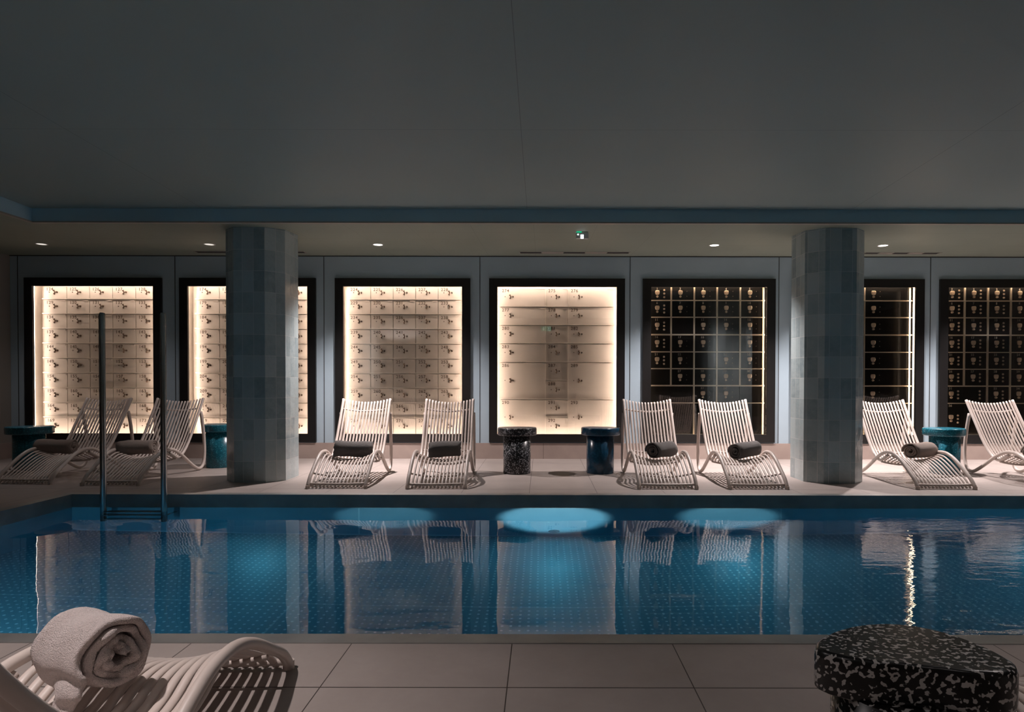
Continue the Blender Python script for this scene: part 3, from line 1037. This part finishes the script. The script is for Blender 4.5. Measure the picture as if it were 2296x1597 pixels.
# (x centre of the front end, y of the front end, rotation, label)
LO = [(-1.88, 5.915, 0.035, 'cream slatted lounger just right of the left tiled pillar, dark towel on it'),
      (-0.965, 5.905, 0.035, 'cream slatted lounger left of the black speckled side table'),
      (1.155, 5.905, 0.005, 'cream slatted lounger just right of the navy side table'),
      (1.985, 5.905, 0.005, 'cream slatted lounger just left of the right tiled pillar'),
      (3.71, 5.915, 0.0, 'cream slatted lounger between the right pillar and the bright teal side table'),
      (4.92, 5.92, 0.0, 'rightmost cream slatted lounger, cut by the photo edge'),
      (-4.045, 6.05, 0.0, 'shaded slatted lounger behind the right handrail of the pool ladder'),
      (-4.93, 6.13, -0.03, 'shaded slatted lounger at the far left, beside the dim teal table')]
first = None
for k, (x, y, rz_, lab) in enumerate(LO):
    if first is None:
        T = first = make_lounger(lab, FAR_S, FAR_R, 4, LG)
    else:
        T = copy_thing(first, lab)
    T.location = (x, y, 0); T.rotation_euler = (0, 0, rz_)

near = make_lounger('large cream slatted lounger in the left foreground with a rolled towel on it', NEAR_S, NEAR_R, 9, 'slatted sun loungers on the near deck', 0.8)
# its front end points to the pool: local +y must run toward the camera
near.location = (-1.125, 2.185, 0); near.rotation_euler = (0, 0, math.pi + R(2))
n2 = copy_thing(near, 'cream slatted lounger showing only a corner behind the foreground speckled table')
n2.location = (1.235, 2.05, 0); n2.rotation_euler = (0, 0, math.pi - R(5.7))

# ------------------------------------------------------------------ rolled towels
def towel_mesh(R_, L, turns, th, seg, nx, jit, tail, seed, squash=0.92):
    rnd = random.Random(seed)
    ph = [rnd.uniform(0, 6.28) for _ in range(8)]
    line = []
    r0 = th * 0.75
    total = turns * 2 * math.pi
    a_end = math.pi + 0.15                      # outer layer leaves on the -y side
    n = int(turns * seg)
    for k in range(n + 1):
        f = k / n
        a = a_end - total * (1 - f)             # unwinds clockwise, top -> -y side -> down
        r = r0 + (R_ - r0) * f
        wob = 1 + jit * (0.5 * math.sin(3 * a + ph[0]) + 0.35 * math.sin(5 * a + ph[1])) * (1 - f * 0.75)
        line.append((r * wob * math.cos(a), r * wob * math.sin(a) * squash, th * (1 - 0.15 * f)))
    base_n = len(line)
    lines = []
    for j in range(nx + 1):
        ln_ = list(line)
        if tail > 0:
            x, z, _ = line[-1]
            fx = min(1, max(0, (j / nx - 0.15) / 0.6)); fx = fx * fx * (3 - 2 * fx)
            m_ = 14
            for k in range(1, m_ + 1):
                f = k / m_
                a2 = a_end + 1.15 * f
                cu = ((R_ + th * 0.35 * f) * math.cos(a2), (R_ + th * 0.35 * f) * math.sin(a2) * squash)
                hg = (x - 0.35 * tail * f * f + 0.006 * math.sin(9 * f), z - tail * f)
                ln_.append((cu[0] * (1 - fx) + hg[0] * fx, cu[1] * (1 - fx) + hg[1] * fx, th * (0.85 - 0.25 * f)))
        lines.append(ln_)
    line = lines[0]
    bm = bmesh.new()
    rings = []
    m = len(line)
    xsn = []
    for j in range(nx + 1):
        xx = -L / 2 + L * j / nx
        inner, outer = [], []
        line = lines[j]
        endf = abs(2 * j / nx - 1)
        for i, (py, pz, t_) in enumerate(line):
            q0, q1 = line[max(i - 1, 0)], line[min(i + 1, m - 1)]
            ty, tz = q1[0] - q0[0], q1[1] - q0[1]
            ln = math.hypot(ty, tz) or 1
            ny, nz = -tz / ln, ty / ln
            if ny * py + nz * pz < 0:
                ny, nz = -ny, -nz
            e = 0.012 * math.sin(i * 0.35 + ph[2]) * (0.5 + jit * 4) + 0.006 * math.sin(i * 0.9 + ph[3])
            xo = xx + (e if j in (0, nx) else e * (j / nx)) * 0.8
            dd = 0.0035 * math.sin(xx * 22 + i * 0.11 + ph[4]) + 0.002 * math.sin(xx * 61 + i * 0.3 + ph[5])
            hh = t_ / 2 * (0.72 if j in (0, nx) else 1.0)
            outer.append(bm.verts.new((xo, py + ny * (hh + dd), pz + nz * (hh + dd))))
            inner.append(bm.verts.new((xo, py - ny * (hh - dd), pz - nz * (hh - dd))))
        rings.append(outer + inner[::-1])
    n2_ = len(rings[0])
    for j in range(nx):
        for k in range(n2_):
            bm.faces.new((rings[j][k], rings[j][(k + 1) % n2_], rings[j + 1][(k + 1) % n2_], rings[j + 1][k]))
    for rg in (rings[0], rings[-1]):            # end caps, strip by strip between the two faces of the cloth
        for i in range(m - 1):
            bm.faces.new((rg[i], rg[i + 1], rg[n2_ - 2 - i], rg[n2_ - 1 - i]))
    return bm

def towel(x, y, z, rz_, label, mat, R_=0.072, L=0.34, turns=3.2, th=0.0175, seg=18, nx=8, jit=0.03, tail=0.0, seed=1, group='rolled towels', tilt=0.0, squash=0.92):
    bm = towel_mesh(R_, L, turns, th, seg, nx, jit, tail, seed, squash)
    o = obj('rolled_towel', bm, mat, None, True)
    o.location = (x, y, z); o.rotation_euler = (0, tilt, rz_)
    return tag(o, label, 'towel', group)

TG = 'rolled towels on the far loungers'
def seat_pos(px, yd): return (px - 1215) * yd / F_PX
tw = [(797, 6.52, 0.28, 'dark grey rolled towel on the lounger next to the left pillar', 'towel_grey', 0.36, 0.088, -0.05),
      (1000, 6.53, 0.20, 'dark grey rolled towel on the lounger left of the black speckled table', 'towel_grey', 0.31, 0.088, 0.03),
      (1481, 6.53, 0.75, 'grey rolled towel on the lounger right of the navy table', 'towel_grey', 0.30, 0.086, 0.0),
      (1666, 6.53, 0.62, 'grey rolled towel on the lounger left of the right pillar', 'towel_grey', 0.32, 0.086, 0.05),
      (2055, 6.54, 0.50, 'light grey rolled towel on the lounger between right pillar and teal table', 'towel_beige', 0.33, 0.084, 0.0),
      (2303, 6.54, 0.85, 'rolled towel cut by the right photo edge, its spiral end facing the pool', 'towel_beige', 0.30, 0.084, 0.0),
      (317, 6.70, 0.22, 'brown-grey rolled towel on the lounger behind the ladder rail', 'towel_beige', 0.33, 0.082, 0.02),
      (137, 6.78, 0.14, 'beige rolled towel on the leftmost lounger', 'towel_beige', 0.35, 0.082, -0.02)]
for k, (px, yd, rz_, lab, mt, L, r_, tl) in enumerate(tw):
    towel(seat_pos(px, yd), yd - 0.08, 0.203 + r_ * 0.95 + 0.018, rz_ + math.pi, lab, M[mt], r_, L, 3.3, 0.0175, 20, 8, 0.04, 0, k + 3, TG, tl)
towel(-1.122, 1.619, 0.306, R(-22), 'pale pink-beige rolled towel with spiral end in the left foreground', M['towel'], 0.091, 0.18, 3.6, 0.0205, 40, 26, 0.13, 0.085, 11, 'rolled towel on the near lounger', squash=0.97)
